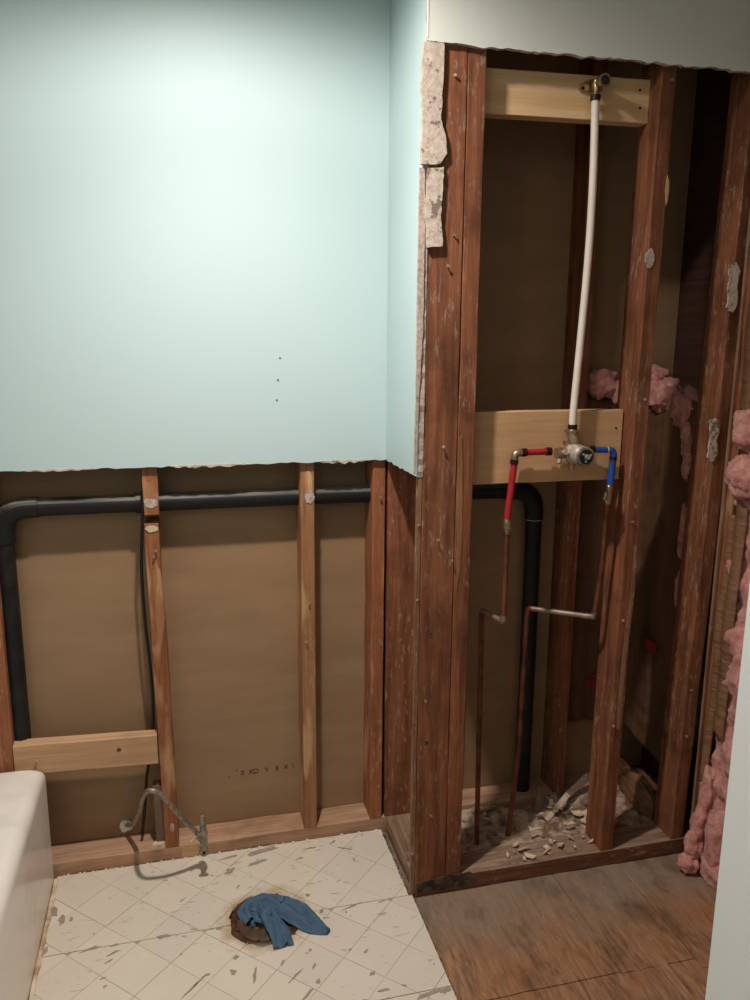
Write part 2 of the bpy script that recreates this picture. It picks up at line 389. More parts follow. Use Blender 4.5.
for i in range(-12, 12):
    for j in range(-10, 14):
        g = 0.0005; a, b = u0+i*P_+g, u0+(i+1)*P_-g; c, d = v0+j*P_+g, v0+(j+1)*P_-g
        sq = [uv2xy(a, c), uv2xy(b, c), uv2xy(b, d), uv2xy(a, d)]
        for (y0, y1, xr) in bands:
            p = clip(sq, 0, 1, y1)
            if len(p) > 2: p = clip(p, 0, -1, -y0)
            if len(p) > 2: p = clip(p, 1, 0, xr)
            if len(p) > 2: p = clip(p, -1, 0, 0.304)
            if len(p) < 3 or area(p) < 2e-4: continue
            # cut the drain hole
            cen = Vector((sum(q[0] for q in p)/len(p), sum(q[1] for q in p)/len(p)))
            near = min((Vector(p[k]).lerp(Vector(p[(k+1) % len(p)]), t/10)-HC).length for k in range(len(p)) for t in range(10))
            if near < HR+0.01:
                q = []
                for k in range(len(p)):
                    A_, B_ = Vector(p[k]), Vector(p[(k+1) % len(p)])
                    for t in range(14):
                        s = A_.lerp(B_, t/14); dd = s-HC
                        ang = math.atan2(dd.y, dd.x); R_ = HR + 0.003*math.sin(ang*7+1) + 0.002*math.sin(ang*13)
                        if dd.length < R_:          # push out to the broken rim, along the ray from the joint crossing under the drain
                            e_ = s-WC
                            if e_.length < 2e-3: continue
                            e_.normalize(); f_ = WC-HC; b_ = f_.dot(e_); t_ = -b_+math.sqrt(max(0, b_*b_-f_.length_squared+R_*R_)); s = WC+e_*t_
                        q.append((s.x, s.y))
                r = [q[0]]
                for s in q[1:]:
                    if (Vector(s)-Vector(r[-1])).length > 1e-4: r.append(s)
                if (Vector(r[0])-Vector(r[-1])).length < 1e-4: r.pop()
                p = []
                for k in range(len(r)):
                    A_, B_ = Vector(r[k])-HC, Vector(r[(k+1) % len(r)])-HC; p.append(r[k])
                    if A_.length < HR+.006 and B_.length < HR+.006:
                        a0 = math.atan2(A_.y, A_.x); da = (math.atan2(B_.y, B_.x)-a0+PI) % (2*PI)-PI
                        m_ = int(abs(da)/.13)
                        for t in range(1, m_+1 if m_ else 0):
                            ang = a0+da*t/(m_+1); R_ = HR + 0.003*math.sin(ang*7+1) + 0.002*math.sin(ang*13); p.append((HC.x+R_*math.cos(ang), HC.y+R_*math.sin(ang)))
                if len(p) < 3 or area(p) < 1.5e-4: continue
            h = random.uniform(-0.0003, 0.0004)
            tiles.append(slab('tile', p, 'z', -0.012, h, M['tile'], floor))
n_ = 48; ring_o = []
for k in range(n_):                                     # thin bed of mortar under the tiles, open at the drain
    a = 2*PI*k/n_; d = (math.cos(a), math.sin(a)); t = 9
    for (lim, c0, dd) in ((.618, HC.x, d[0]), (-.304, HC.x, d[0]), (-.004, HC.y, d[1]), (-1.248, HC.y, d[1])):
        if abs(dd) > 1e-6 and (lim-c0)/dd > 0: t = min(t, (lim-c0)/dd)
    ring_o.append((HC.x+d[0]*t, HC.y+d[1]*t))
bm = bmesh.new(); RO = [bm.verts.new((x, y, -.0016)) for x, y in ring_o]
RI = [bm.verts.new((HC.x+.099*math.cos(2*PI*k/n_), HC.y+.099*math.sin(2*PI*k/n_), -.0016)) for k in range(n_)]
RB = [bm.verts.new((v.co.x, v.co.y, -.012)) for v in RI]; RC = [bm.verts.new((v.co.x, v.co.y, -.012)) for v in RO]
for A_, B_ in ((RO, RI), (RI, RB), (RC, RO)):
    for k in range(n_): bm.faces.new((A_[k], A_[(k+1) % n_], B_[(k+1) % n_], B_[k]))
bmesh.ops.recalc_face_normals(bm, faces=bm.faces); obj('mortar_bed', bm, M['mortar'], floor)
# bare grouty edge of the tiled floor against the plate and the plywood
for k, (xa, ya, xb, yb) in enumerate([(0.621, -0.012, 0.621, -0.30), (0.630, -0.305, 0.630, -1.24), (-0.30, -0.006, 0.61, -0.006)]):
    L = Vector((xa, ya)); R2 = Vector((xb, yb)); n = 46
    for q in range(n):
        c = L.lerp(R2, (q+random.random())/n); s = random.uniform(0.002, 0.0055) * (1 if k != 1 else 0.6)
        pl = [(c.x+s*math.cos(t*PI/2.5+q)*random.uniform(.5, 1.2), c.y+s*1.3*math.sin(t*PI/2.5+q)*random.uniform(.5, 1.2)) for t in range(5)]
        slab('grout_crumb', pl, 'z', -0.012, random.uniform(0.000, 0.003), M['rim_dirt' if k < 2 else 'tile'], floor)
# patches of grey adhesive left where the surface came away  (centre px, length m, width m, angle)
PATCH = [(90, 949, .055, .010, 12), (115, 945, .02, .007, 10), (164, 936, .035, .012, 8), (113, 953, .03, .006, 30), (109, 961, .018, .005, 25), (103, 978, .014, .004, 15), (105, 986, .010, .005, 30),
         (352, 906, .05, .007, 18), (382, 901, .03, .004, 8), (346, 912, .008, .006, 0), (373, 973, .02, .009, 15), (366, 951, .018, .006, 40), (384, 990, .03, .006, 0), (404, 985, .012, .005, -30),
         (428, 994, .07, .010, 12), (445, 990, .03, .014, 20), (229, 871, .03, .016, 40), (258, 862, .06, .012, 12), (262, 851, .10, .014, 10), (230, 857, .06, .006, 10), (300, 858, .03, .005, 12), (310, 848, .04, .006, 0),
         (54, 912, .05, .022, 80), (62, 920, .04, .016, 80), (71, 919, .02, .007, 80), (44, 951, .03, .012, 80), (112, 868, .03, .006, 5), (182, 900, .022, .004, 40), (236, 957, .02, .012, 60), (233, 972, .018, .012, 90),
         (181, 954, .006, .005, 0), (255, 975, .05, .008, 80), (344, 848, .05, .005, -25), (333, 842, .03, .005, 40), (190, 990, .06, .004, 45), (198, 982, .05, .004, 45), (206, 975, .02, .006, 20), (296, 975, .05, .005, 45), (283, 962, .02, .005, 60),
         (314, 966, .02, .005, 60), (318, 981, .02, .010, 60), (307, 995, .05, .006, 45), (322, 911, .02, .010, 60), (303, 902, .012, .010, 0), (310, 950, .01, .006, 50), (152, 852, .05, .007, 8), (134, 855, .03, .006, 8), (220, 928, .02, .008, 0), (212, 929, .02, .004, 5), (308, 895, .015, .01, 30)]
for (px, py, l, wd, an) in PATCH:
    c = onZ(px, py, 0.001); a = math.radians(an); n = 12; pl = []
    for t in range(n):
        th = 2*PI*t/n; rr = 0.5*(0.45+0.75*random.random()); x, y = math.cos(th)*l*rr*1.1, math.sin(th)*wd*rr*1.3
        pl.append((c.x+x*math.cos(a)-y*math.sin(a), c.y+x*math.sin(a)+y*math.cos(a)))
    slab('adhesive_patch', pl, 'z', -0.0008, 0.0010, M['residue'], floor)
# bare plywood to the right of the tiles, in panels with open joints
for (x0, x1, y0, y1) in [(0.632, 1.037, -0.664, -0.306), (1.041, 1.236, -0.668, -0.306), (1.240, 1.47, -0.70, -0.32), (0.632, 1.160, -1.25, -0.670), (1.164, 1.47, -1.25, -0.706)]:
    pl = ragged((x0, y0), (x1, y0), 10, .002, x0) + ragged((x1, y0), (x1, y1), 8, .002, x1) + ragged((x1, y1), (x0, y1), 10, .002, y1) + ragged((x0, y1), (x0, y0), 8, .002, y0)
    slab('plywood_panel', pl, 'z', -0.0122, -0.009-random.uniform(0, .0012), M['plywood'], floor)

# ================================================================== BACK WALL (plane A, stud faces at y = 0)
CUT = 1.137
bot = ragged((-1.15, CUT+0.002), (0.622, CUT), 110, 0.004, 3.3)
wall_back = struct(slab('wall_back', bot + [(0.622, CEIL), (-1.15, CEIL)], 'y', -0.013, -0.0005, M['aqua'], None, M['core']))
for (a, b, dz) in [(0.05, 0.24, .006), (0.44, 0.56, .007), (-0.30, -0.14, .003)]:     # torn facing paper under the cut
    lo = ragged((a, CUT), (b, CUT), 30, .0025, a*9, 16)
    pl = [(x, z-dz*math.sin(PI*(i/30))**.6*(.6+.4*math.sin(i*.9))) for i, (x, z) in enumerate(lo)] + [(b, CUT+.003), (a, CUT+.003)]
    slab('torn_paper', pl, 'y', -0.0145, -0.0125, M['gypsum'], wall_back)
for (px, py) in [(280, 358), (278, 380), (277, 400)]:
    c = onY(px, py, -0.013); bm = bmesh.new(); tube_bm(bm, [c+Vector((0, .001, 0)), c+Vector((0, -.0012, 0))], .0022, 8); obj('screw_hole', bm, M['ink'], wall_back)
# brown-papered back of the next room's board
for z0, z1 in ((0.0, CEIL),):
    boxb('paper_panel', -1.15, 1.566, 0.089, 0.102, z0, z1, M['paper'], wall_back, axis='x', ch=0.001, jit=0)
def stud(x0, x1, y0, y1, z0, z1, mat, parent, dx=0, name='stud', **kw):
    return beam(name, ((x0+x1)/2, (y0+y1)/2, z0), ((x0+x1)/2+dx, (y0+y1)/2, z1), ((x1-x0)/2, 0, 0), (0, (y1-y0)/2, 0), mat, parent, **kw)
studsA = []
studsA.append(stud(-0.426, -0.388, 0, .088, .038, CEIL, M['rust_z'], wall_back))
studsA.append(stud(-0.806, -0.768, 0, .088, .038, CEIL, M['rust_z'], wall_back))
# stud over the pipe: upper piece, notch, lower piece that leans
s1 = stud(-0.0235, 0.0145, 0, .088, 1.010, CEIL, M['rust_z'], wall_back, dx=-0.003); studsA.append(s1)
s1b = beam('stud', (0.006, .044, .038), (-0.008, .044, .985), (.019, 0, 0), (0, .044, 0), M['rust_z'], wall_back, jit=.0016); studsA.append(s1b)
s2 = stud(0.386, 0.424, 0, .088, .038, CEIL, M['tan_z'], wall_back, jit=.0012); studsA.append(s2)
s3 = stud(0.586, 0.6225, 0, .088, .038, CEIL, M['rust_z'], wall_back, dx=.004, jit=.0012); studsA.append(s3)
stud(0.632, 0.724, 0.001, .039, .038, CEIL, M['red_z'], wall_back, name='stud')
stud(0.793, 0.831, 0, .088, .038, CEIL, M['red_z'], wall_back)
stud(1.191, 1.229, 0, .088, .038, CEIL, M['red_z'], wall_back)
boxb('bottom_plate', -0.45, 1.45, 0.0005, .088, -0.012, .0375, M['plate_x'], wall_back, axis='x', jit=.0015)
# pale filler blobs on the studs
def blob(c, rx, rz, parent, name='filler_patch', mat='core', th=.003, sd=0, yn=-1):
    pl = []
    for t in range(14):
        a = 2*PI*t/14; q = 1+0.35*noise.noise(Vector((math.cos(a)*1.5, math.sin(a)*1.5, sd+c[0]*31+c[2]*7)))
        pl.append((c[0]+rx*math.cos(a)*q, c[2]+rz*math.sin(a)*q))
    return slab(name, pl, 'y', c[1]-th, c[1]+.0003, M[mat], parent)
blob((-.006, 0, 1.065), .015, .040, s1, mat='tan_z', th=.0009, name='worn_patch'); blob((-.0055, 0, 1.042), .0165, .014, s1, mat='core', th=.0016)
blob((-.006, 0, .973), .0168, .0085, s1b, mat='chip', th=.002, sd=3)
blob((.406, 0, 1.075), .0155, .040, s2, mat='tan_z', th=.0009, name='worn_patch'); blob((.410, 0, 1.040), .013, .018, s2, mat='core', th=.0016, sd=5)
blob((.003, 0, .78), .012, .12, s1b, mat='tan_z', th=.0008, name='worn_patch', sd=2)
blob((.008, 0, .10), .006, .013, s1b, th=.0012)
for (px, py, st) in [(156, 550, s1b), (154, 556, s1b), (309, 602, s2), (306, 641, s2), (380, 497, s3), (379, 640, s3), (378, 785, s3)]:
    nail(onY(px, py, 0), st)
# sawn block nailed between the two left studs
a, b = onY(12.5, 747, -.004), onY(156, 736, -.004)
blk = beam('blocking_board', (-.387, .015, (.404+.318)/2), (-.021, .015, (.392+.302)/2), (0, .019, 0), (0, 0, .043), M['block_x'], wall_back, ch=.0025, jit=.0012)
blk['label'] = 'pale sawn blocking board between the two left studs'
c = onY(119, 750, -.004); bm = bmesh.new(); tube_bm(bm, [c+Vector((0, .003, 0)), c+Vector((0, -.0006, 0))], [.0068, .006], 12); obj('wood_knot', bm, M['red_x'], blk)
nail((-.33, -.004, .36), blk)
# short grey scrap upright beside the leaning stud
gs = beam('stud_scrap', (-.024, .032, .038), (-.026, .032, .225), (.014, 0, 0), (0, .018, 0), M['grey_wood'], wall_back); gs['label'] = 'short grey offcut upright beside the leaning stud'
slab('plaster_lump', [(-.05+.0*1, .0), (-.03, -.002), (-.012, .004), (-.01, .02), (-.03, .026), (-.046, .016)], 'z', .037, .052, M['chip'], wall_back)
# printing on the brown paper (too blurred to read in the photograph: stamped marks)
marks = [(229, 774.5, '.'), (237, 773, "'"), (242.5, 773, '0'), (251, 772, 'X'), (256, 771.2, 'D'), (266.7, 769.7, 'V'), (277, 768.4, '8'), (285.8, 767, 'X'), (293, 765.8, '1')]
def text(s, size, mat, name, parent, mw, ext=.0002):
    cu = bpy.data.curves.new(name, 'FONT'); cu.body = s; cu.size = size; cu.extrude = ext; cu.align_x = 'CENTER'; cu.align_y = 'CENTER'
    tmp = bpy.data.objects.new(name, cu); COL.objects.link(tmp); dg = bpy.context.evaluated_depsgraph_get()
    me = bpy.data.meshes.new_from_object(tmp.evaluated_get(dg)); bpy.data.objects.remove(tmp)
    me.transform(mw); me.materials.clear(); me.materials.append(mat)
    o = bpy.data.objects.new(name, me); COL.objects.link(o)
    if parent is not None: o.parent = parent; o.location = -wloc(parent)
    return o
RX = Matrix.Rotation(PI/2, 4, 'X')
for (px, py, ch_) in marks:
    c = onY(px, py, .0885); sz = .022 if ch_ not in ".'" else .03
    text(ch_, sz, M['ink'], 'stamped_mark', wall_back, Matrix.Translation(c) @ RX @ Matrix.Rotation(.05, 4, 'Z'))

# ================================================================== SIDE RETURN between back wall and plumbing wall
wall_side = struct(slab('wall_side', ragged((-0.304, CUT+.001), (-0.0135, CUT), 26, .004, 7.1) + [(-0.0135, CEIL), (-0.3155, CEIL), (-0.3155, 2.10), (-0.310, 2.085)]
    + [(-0.306+.004*noise.noise(Vector((z*14, 3, 0)))+.004*noise.noise(Vector((z*50, 1, 0))), 2.08-z) for z in [i*(2.08-CUT)/60 for i in range(1, 60)]], 'x', 0.622, 0.635, M['aqua'], None, M['core']))
boxb('bottom_plate', .636, .724, -.214, -.0005, -.012, .0375, M['dusty_y'], wall_side, axis='y', jit=.001)
boxb('edge_strip', .623, .6345, -.304, -.290, .0, CUT-.002, M['strip'], wall_side, jit=.0014)
for k in range(3):
    z = (0.125, .83, 1.02)[k]; nail((.634, -.302, z), wall_side, d=(-1, -.5, .1), l=.009)

# ================================================================== PLUMBING WALL (plane B, stud faces at y = -0.304)
YB = -0.304; HDR = 2.092
hdr = ragged((0.622, HDR-.004), (1.60, HDR+.002), 90, 0.0045, 5.7)
wall_right = struct(slab('wall_right', hdr + [(1.60, CEIL), (0.622, CEIL)], 'y', YB-.013, YB, M['header_paint'], None, M['gypsum']))
boxb('corner_bead', .6212, .6250, YB-.0142, YB-.010, HDR+.004, CEIL, M['white_paint'], wall_right, jit=0)
post = stud(.6355, .7205, YB, YB+.038, .0, HDR+.25, M['red_z'], wall_right, jit=.0012)
p2 = stud(.7225, .765, YB+.001, YB+.089, .038, HDR+.25, M['red_z'], wall_right, jit=.0014)
b2 = stud(1.187, 1.226, YB, YB+.089, .038, HDR+.25, M['red_z'], wall_right, dx=.016, jit=.0014)
b3 = stud(1.415, 1.455, YB, YB+.089, .038, HDR+.25, M['red_z'], wall_right, dx=.043, jit=.0014)
boxb('bottom_plate', .637, 1.462, YB+.0005, YB+.089, -.010, .0375, M['dusty_x'], wall_right, axis='x', jit=.0016)
plf = boxb('plate_face', .640, 1.458, YB-.0012, YB+.0012, -.008, .035, M['red_x'], wall_right, axis='x', jit=.0008, ch=.0006)
# boards let in between the studs
YP = -.258
def lb(name, pxs, mat, label, th=.019):
    c = [onY(px, py, YP) for px, py in pxs]    # TL TR BR BL
    x0, x1 = .767, (1.2015 if pxs[0][1] < 100 else 1.190)
    L0, L1 = (c[0].z+c[3].z)/2, (c[1].z+c[2].z)/2; hh = ((c[0].z-c[3].z)+(c[1].z-c[2].z))/4
    o = beam(name, (x0, YP+th, L0), (x1, YP+th, L1), (0, th, 0), (0, 0, hh), mat, wall_right, ch=.0015, jit=.0006); o['label'] = label; return o
topb = lb('backing_board', [(485, 67), (650, 80), (647, 123), (485, 114)], M['pine_x'], 'fresh pine board across the top of the opening')
midb = lb('backing_board', [(472, 412), (620, 410), (617, 479), (470, 485)], M['ply_x'], 'wide fresh board behind the mixing valve')
for (px, py) in [(640, 90), (640, 108)]:
    c = onY(px, py, YP); bm = bmesh.new(); tube_bm(bm, [c+Vector((0, .002, 0)), c+Vector((0, -.0008, 0))], [.004, .003], 8); obj('screw_head', bm, M['black'], topb)
for (px, py) in [(616, 428)]:
    c = onY(px, py, YP); bm = bmesh.new(); tube_bm(bm, [c+Vector((0, .002, 0)), c+Vector((0, -.0008, 0))], [.003, .0026], 8); obj('screw_head', bm, M['black'], midb)
c = onY(503, 431, YP); slab('wood_knot', [(c.x+.016*math.cos(t*PI/6), c.z+.008*math.sin(t*PI/6)) for t in range(12)], 'y', YP-.0004, YP+.001, M['block_x'], midb)
# plaster still stuck to the corner post
def px_slab(name, px, y, th, mat, parent, jitter=0.5, sub=5):
    pts = []
    for i in range(len(px)):
        a, b = px[i], px[(i+1) % len(px)]
        for t in range(sub):
            s = t/sub; pts.append((a[0]+(b[0]-a[0])*s+random.uniform(-1, 1)*jitter, a[1]+(b[1]-a[1])*s+random.uniform(-1, 1)*jitter))
    w3 = [onY(u, v, y-th) for u, v in pts]
    return slab(name, [(q.x, q.z) for q in w3], 'y', y-th, y+.0005, mat, parent)
px_slab('plaster_remnant', [(424, 42), (436, 39), (445, 44), (443, 90), (441, 120), (446, 135), (447, 153), (440, 164), (421, 164), (423, 120), (422, 80)], YB, .012, M['gypsum'], wall_right)
px_slab('plaster_remnant', [(428, 168), (444, 167), (443, 190), (441, 215), (443, 246), (427, 247), (426, 210)], YB, .011, M['gypsum'], wall_right)
px_slab('plaster_remnant', [(420, 168), (425, 167), (425, 240), (423, 330), (419, 400), (416, 474), (414, 474), (416, 400), (418, 280)], YB, .006, M['core'], wall_right, .35, 7)
px_slab('plaster_remnant', [(730, 264), (736, 263), (740, 270), (737, 290), (738, 302), (733, 313), (727, 308), (729, 285)], YB, .004, M['gypsum'], b3, .8)
px_slab('plaster_remnant', [(710, 421), (716, 419), (720, 424), (717, 442), (718, 452), (713, 462), (708, 458), (710, 440)], YB, .004, M['gypsum'], b3, .8)
px_slab('plaster_remnant', [(667.5, 175), (669.5, 182), (668, 200), (666, 205), (665.5, 190)], YB, .002, M['block_x'], b2, .3)
px_slab('plaster_remnant', [(647, 252), (652, 248), (655, 255), (653, 266), (649, 268), (645, 260)], YB, .002, M['core'], b2, .8)
px_slab('plaster_remnant', [(634, 545), (637, 545), (634, 600), (626, 660), (620, 730), (616, 728), (622, 660), (630, 600)], YB, .0009, M['strip'], b2, .5)
px_slab('plaster_remnant', [(458, 440), (462, 436), (463, 500), (461, 560), (457, 590), (457, 500)], YB, .0012, M['tan_z'], p2, .5)
for (px, py, st) in [(455, 77, post), (453, 236, post), (447, 266, post), (443, 447, post), (437, 540, post), (452, 560, p2), (430, 815, post), (670, 80, b2), (644, 399, b2), (631, 522, b2), (622, 620, b2), (613, 725, b2), (730, 190, b3), (690, 690, b3), (686, 735, b3), (425, 700, post)]:
    nail(onY(px, py, YB), st, d=(random.uniform(-.4, .4), -1, random.uniform(-.2, .3)))
for (px, py) in [(430, 635), (426, 743)]:
    c = onY(px, py, YB); bm = bmesh.new(); tube_bm(bm, [c+Vector((0, .003, 0)), c+Vector((0, -.0008, 0))], [.008, .006], 10); obj('wood_knot', bm, M['grime'], post)
# dark rotten stain pad at the foot of the post
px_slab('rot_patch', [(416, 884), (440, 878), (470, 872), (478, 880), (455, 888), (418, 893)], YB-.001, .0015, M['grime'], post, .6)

# ================================================================== OUTER WALL (right, plane C)
XC = 1.478
wall_outer = struct(boxb('wall_outer', 1.568, 1.585, -1.40, 0.102, -.01, CEIL, M['sheath'], axis='y', jit=0))
stud(XC, 1.566, -.344, -.306, .038, CEIL, M['rust_z'], wall_outer, jit=.0014)
boxb('corner_strip', XC-.010, XC-.0005, -.320, -.311, .04, CEIL-.02, M['strip'], wall_outer, jit=.0014)
stud(XC, 1.566, -.79, -.752, .038, CEIL, M['red_z'], wall_outer)
boxb('bottom_plate', XC-.005, 1.566, -1.25, .085, -.010, .0375, M['red_y'], wall_outer, axis='y')

def fluff(bm, fn, nu, nv, amp, sd, mats=0):
    """soft lumpy sheet: fn(u,v)->(pos, normal)"""
    V = []
    for i in range(nu+1):
        row = []
        for j in range(nv+1):
            p, n = fn(i/nu, j/nv); p, n = Vector(p), Vector(n)
            q = noise.fractal(p*14+Vector((sd, 0, 0)), 0.8, 2.1, 4)*amp + noise.noise(p*70)*amp*0.3 + noise.noise(p*170)*amp*0.2
            row.append(bm.verts.new(p+n*q))
        V.append(row)
    for i in range(nu):
        for j in range(nv):
            f = bm.faces.new((V[i][j], V[i+1][j], V[i+1][j+1], V[i][j+1])); f.material_index = mats; f.smooth = True
def lumps(name, blobs, mat, parent, amp=.35, sd=0, seg=28):
    "one fleecy mass made from overlapping lumpy ellipsoids, remeshed"
    bm = bmesh.new()
    for (c, r) in blobs:
        r_ = bmesh.ops.create_icosphere(bm, subdivisions=4, radius=1)
        for v in r_['verts']:
            d = v.co.normalized(); q = 1+amp*noise.fractal(d*1.6+Vector(c)*9+Vector((sd, 0, 0)), .8, 2.1, 3) + .10*noise.noise(d*9+Vector(c)*20) + .07*noise.noise(d*22+Vector(c)*30)
            v.co = Vector((c[0]+d.x*r[0]*q, c[1]+d.y*r[1]*q, c[2]+d.z*r[2]*q))
    return obj(name, bm, mat, parent, smooth=True)
# batt seen through the bay: kraft face towards the cavity, pink fleece bulging over its torn top
bt = thing('insulation_batt', 'kraft-faced pink batt hanging inside the wall cavity, torn at its top', 'insulation', (1.52, 0.0, .25))
def kraft_sheet(y0, y1, zb, zt, x, ny, nz, amp, parent, name='kraft_facing', th=.002):
    bm = bmesh.new(); V = []
    for side in (0, 1):
        g = []
        for i in range(ny+1):
            y = y0+(y1-y0)*i/ny; b_, t_ = zb(y), zt(y); r = []
            for j in range(nz+1):
                z = b_+(t_-b_)*j/nz
                xx = x + amp*noise.noise(Vector((y*6, z*5, 2)))*1.5 + amp*.5*noise.noise(Vector((y*10, z*30, 5))) - amp*1.2*math.sin(PI*i/ny)
                r.append(bm.verts.new((xx+side*th, y, z)))
            g.append(r)
        V.append(g)
        for i in range(ny):
            for j in range(nz):
                q = (g[i][j], g[i+1][j], g[i+1][j+1], g[i][j+1]); f = bm.faces.new(q if side == 0 else q[::-1]); f.smooth = True
    for i in range(ny):
        for j in (0, nz): bm.faces.new((V[0][i][j], V[0][i+1][j], V[1][i+1][j], V[1][i][j]))
    for j in range(nz):
        for i in (0, ny): bm.faces.new((V[0][i][j], V[0][i][j+1], V[1][i][j+1], V[1][i][j]))
    bmesh.ops.recalc_face_normals(bm, faces=bm.faces)
    return obj(name, bm, M['kraft'], parent)
def kraft_path(path, zb, zt, nz, amp, parent, mat, name='kraft_facing', th=.0015):
    "wrinkled paper standing along a plan path [(x, y)...]"
    P = spline([(x, y, 0) for x, y in path], 8); bm = bmesh.new(); V = []; n = len(P)-1
    for side in (0, 1):
        g = []
        for i, p in enumerate(P):
            t = (P[min(i+1, n)]-P[max(i-1, 0)]).normalized(); nn = Vector((-t.y, t.x, 0)); r = []; u = i/n; b_, t_ = zb(u), zt(u)
            for j in range(nz+1):
                z = b_+(t_-b_)*j/nz; q = Vector((p.x*6, p.y*6, z*5))
                o_ = amp*1.4*noise.noise(q)+amp*.6*noise.noise(Vector((p.x*12, p.y*12, z*32)))+amp*.25*noise.noise(Vector((p.x*50, p.y*50, z*70)))
                w_ = p+nn*(o_+side*th); r.append(bm.verts.new((w_.x, w_.y, z)))
            g.append(r)
        V.append(g)
        for i in range(n):
            for j in range(nz): bm.faces.new((g[i][j], g[i+1][j], g[i+1][j+1], g[i][j+1])).smooth = True
    for i in range(n):
        for j in (0, nz): bm.faces.new((V[0][i][j], V[0][i+1][j], V[1][i+1][j], V[1][i][j]))
    for j in range(nz):
        for i in (0, n): bm.faces.new((V[0][i][j], V[0][i][j+1], V[1][i][j+1], V[1][i][j]))
    bmesh.ops.recalc_face_normals(bm, faces=bm.faces)
    return obj(name, bm, mat, parent)
kf = kraft_path([(1.452, -.205), (1.440, -.10), (1.440, -.01), (1.405, .035), (1.33, .052), (1.236, .050)],
    lambda u: .19+.045*min(1, u*4)+.008*math.sin(u*17) + .05*max(0, u-.6), lambda u: 1.30+.012*math.sin(u*13), 90, .008, bt, M['kraft_dark'])
for (px, py, hw, hh) in [(590, 683, .018, .014), (594, 676, .012, .006)]:
    c = onY(px, py, .040); boxb('red_print', c.x-hw, c.x+hw, .0385, .0392, c.z-hh, c.z+hh, M['red_ink'], bt, axis='x', ch=.0002, jit=0)
for (px, py, hw, hh) in [(652, 646, .030, .016), (622, 627, .02, .018)]:
    c = onX(px, py, 1.432)
    if -.2 < c.y < .05: boxb('red_print', 1.4275, 1.4282, c.y-hw, c.y+hw, c.z-hh, c.z+hh, M['red_ink'], bt, axis='y', ch=.0002, jit=0)
boxb('fleece_body', 1.476, 1.562, -.20, .06, .26, 1.29, M['pink'], bt, jit=.004)
lumps('fleece', [((1.30, .045, 1.335), (.055, .026, .045)), ((1.37, .04, 1.31), (.05, .03, .04)), ((1.42, .01, 1.325), (.045, .05, .05)), ((1.44, -.06, 1.31), (.04, .06, .05)), ((1.44, -.02, 1.36), (.035, .035, .03)), ((1.45, -.14, 1.28), (.035, .05, .055)), ((1.452, -.175, 1.20), (.022, .022, .05))], M['pink'], bt, sd=2)
lumps('fleece', [((1.448, -.187, 1.13), (.016, .014, .05)), ((1.45, -.190, .93), (.012, .012, .08)), ((1.45, -.190, .76), (.010, .010, .06))], M['pink'], bt, sd=5)
# lower crumpled kraft flap at the floor of the cavity
lumps('kraft_flap', [((1.43, -.10, .06), (.03, .09, .07)), ((1.45, .05, .05), (.03, .10, .05))], M['kraft'], bt, sd=8, amp=.2)

# batt in the outer wall, right edge of the view
rb = thing('insulation_batt', 'pink batt slumping out of the outer wall beside the white jamb', 'insulation', (1.52, -.55, 0))
bm = bmesh.new()
def rbf(u, v):
    z = -.005+1.31*v; y = -.372-.375*u; b_ = .020*math.sin(PI*min(1, u*2.2)) if u < .5 else .020
    low = max(0, 1-z/.30)
    return ((XC-.004-b_*(.5+.5*math.sin(z*11+1))-low*.018*math.sin(PI*(.25+.6*u)), y + low*.02*(1-u), z), (-1, .25*(1-u), 0))
fluff(bm, rbf, 40, 170, .018, 11); obj('fleece', bm, M['pink'], rb)
lumps('fleece', [((1.452, -.405, 1.245), (.030, .045, .05)), ((1.452, -.41, 1.13), (.034, .055, .055)), ((1.462, -.50, 1.19), (.03, .07, .09))], M['pink'], rb, sd=3, amp=.3)
lumps('fleece', [((1.462, -.380, .22), (.020, .024, .08)), ((1.452, -.378, .13), (.026, .026, .06)), ((1.436, -.380, .07), (.026, .026, .045)), ((1.420, -.385, .022), (.028, .028, .026)), ((1.460, -.44, .10), (.025, .04, .09))], M['pink'], rb, sd=6, amp=.35)
def kz(y0, y1, z0, z1, x, name='kraft_facing'): return kraft_sheet(y0, y1, lambda y: z0+.03*noise.noise(Vector((y*40, 1, 0))), lambda y: z1+.03*noise.noise(Vector((y*40, 7, 0))), x, 8, 60, .007, rb, name)
kz(-.376, -.347, .25, 1.02, 1.462); kz(-.420, -.379, .42, 1.07, 1.458)
kz(-.60, -.352, 1.28, 2.30, 1.462)
# dark opening behind the slump

# ================================================================== BLACK DRAIN PIPE
YD = .0465; RD = .0245
dp = thing('drain_pipe', 'black plastic drain pipe running level through the studs and down both ends', 'pipe', (-.372, YD, 0))
zl, zr = 1.034, 1.034
pl = [(-.372, YD, .0)] + [(-.374, YD, z) for z in (.3, .7, .955)]
tube('pipe_run', pl, RD, M['abs'], dp, 20)
bmz = bmesh.new(); tube_bm(bmz, [(-.374, YD, .945), (-.374, YD, .965)] + arc((-.374, YD, .968), (-.374, YD, zl), (-.305, YD, zl), 9) + [(-.285, YD, zl)], RD+.0035, 20); sharp(obj('elbow', bmz, M['abs_dusty'], dp), 50)
tube('pipe_run', [(-.290, YD, zl), (.0, YD, 1.034), (.5, YD, 1.034), (1.04, YD, 1.026)], RD, M['abs_dusty'], dp, 20)
tube('coupling', [(-.045, YD, 1.034), (-.012, YD, 1.034)], RD+.0035, M['abs_dusty'], dp, 20)
bmz = bmesh.new(); tube_bm(bmz, [(1.00, YD, 1.026)] + arc((1.03, YD, 1.026), (1.10, YD, 1.026), (1.10, YD, .955), 9) + [(1.10, YD, .935)], RD+.0035, 20); sharp(obj('elbow', bmz, M['abs'], dp), 50)
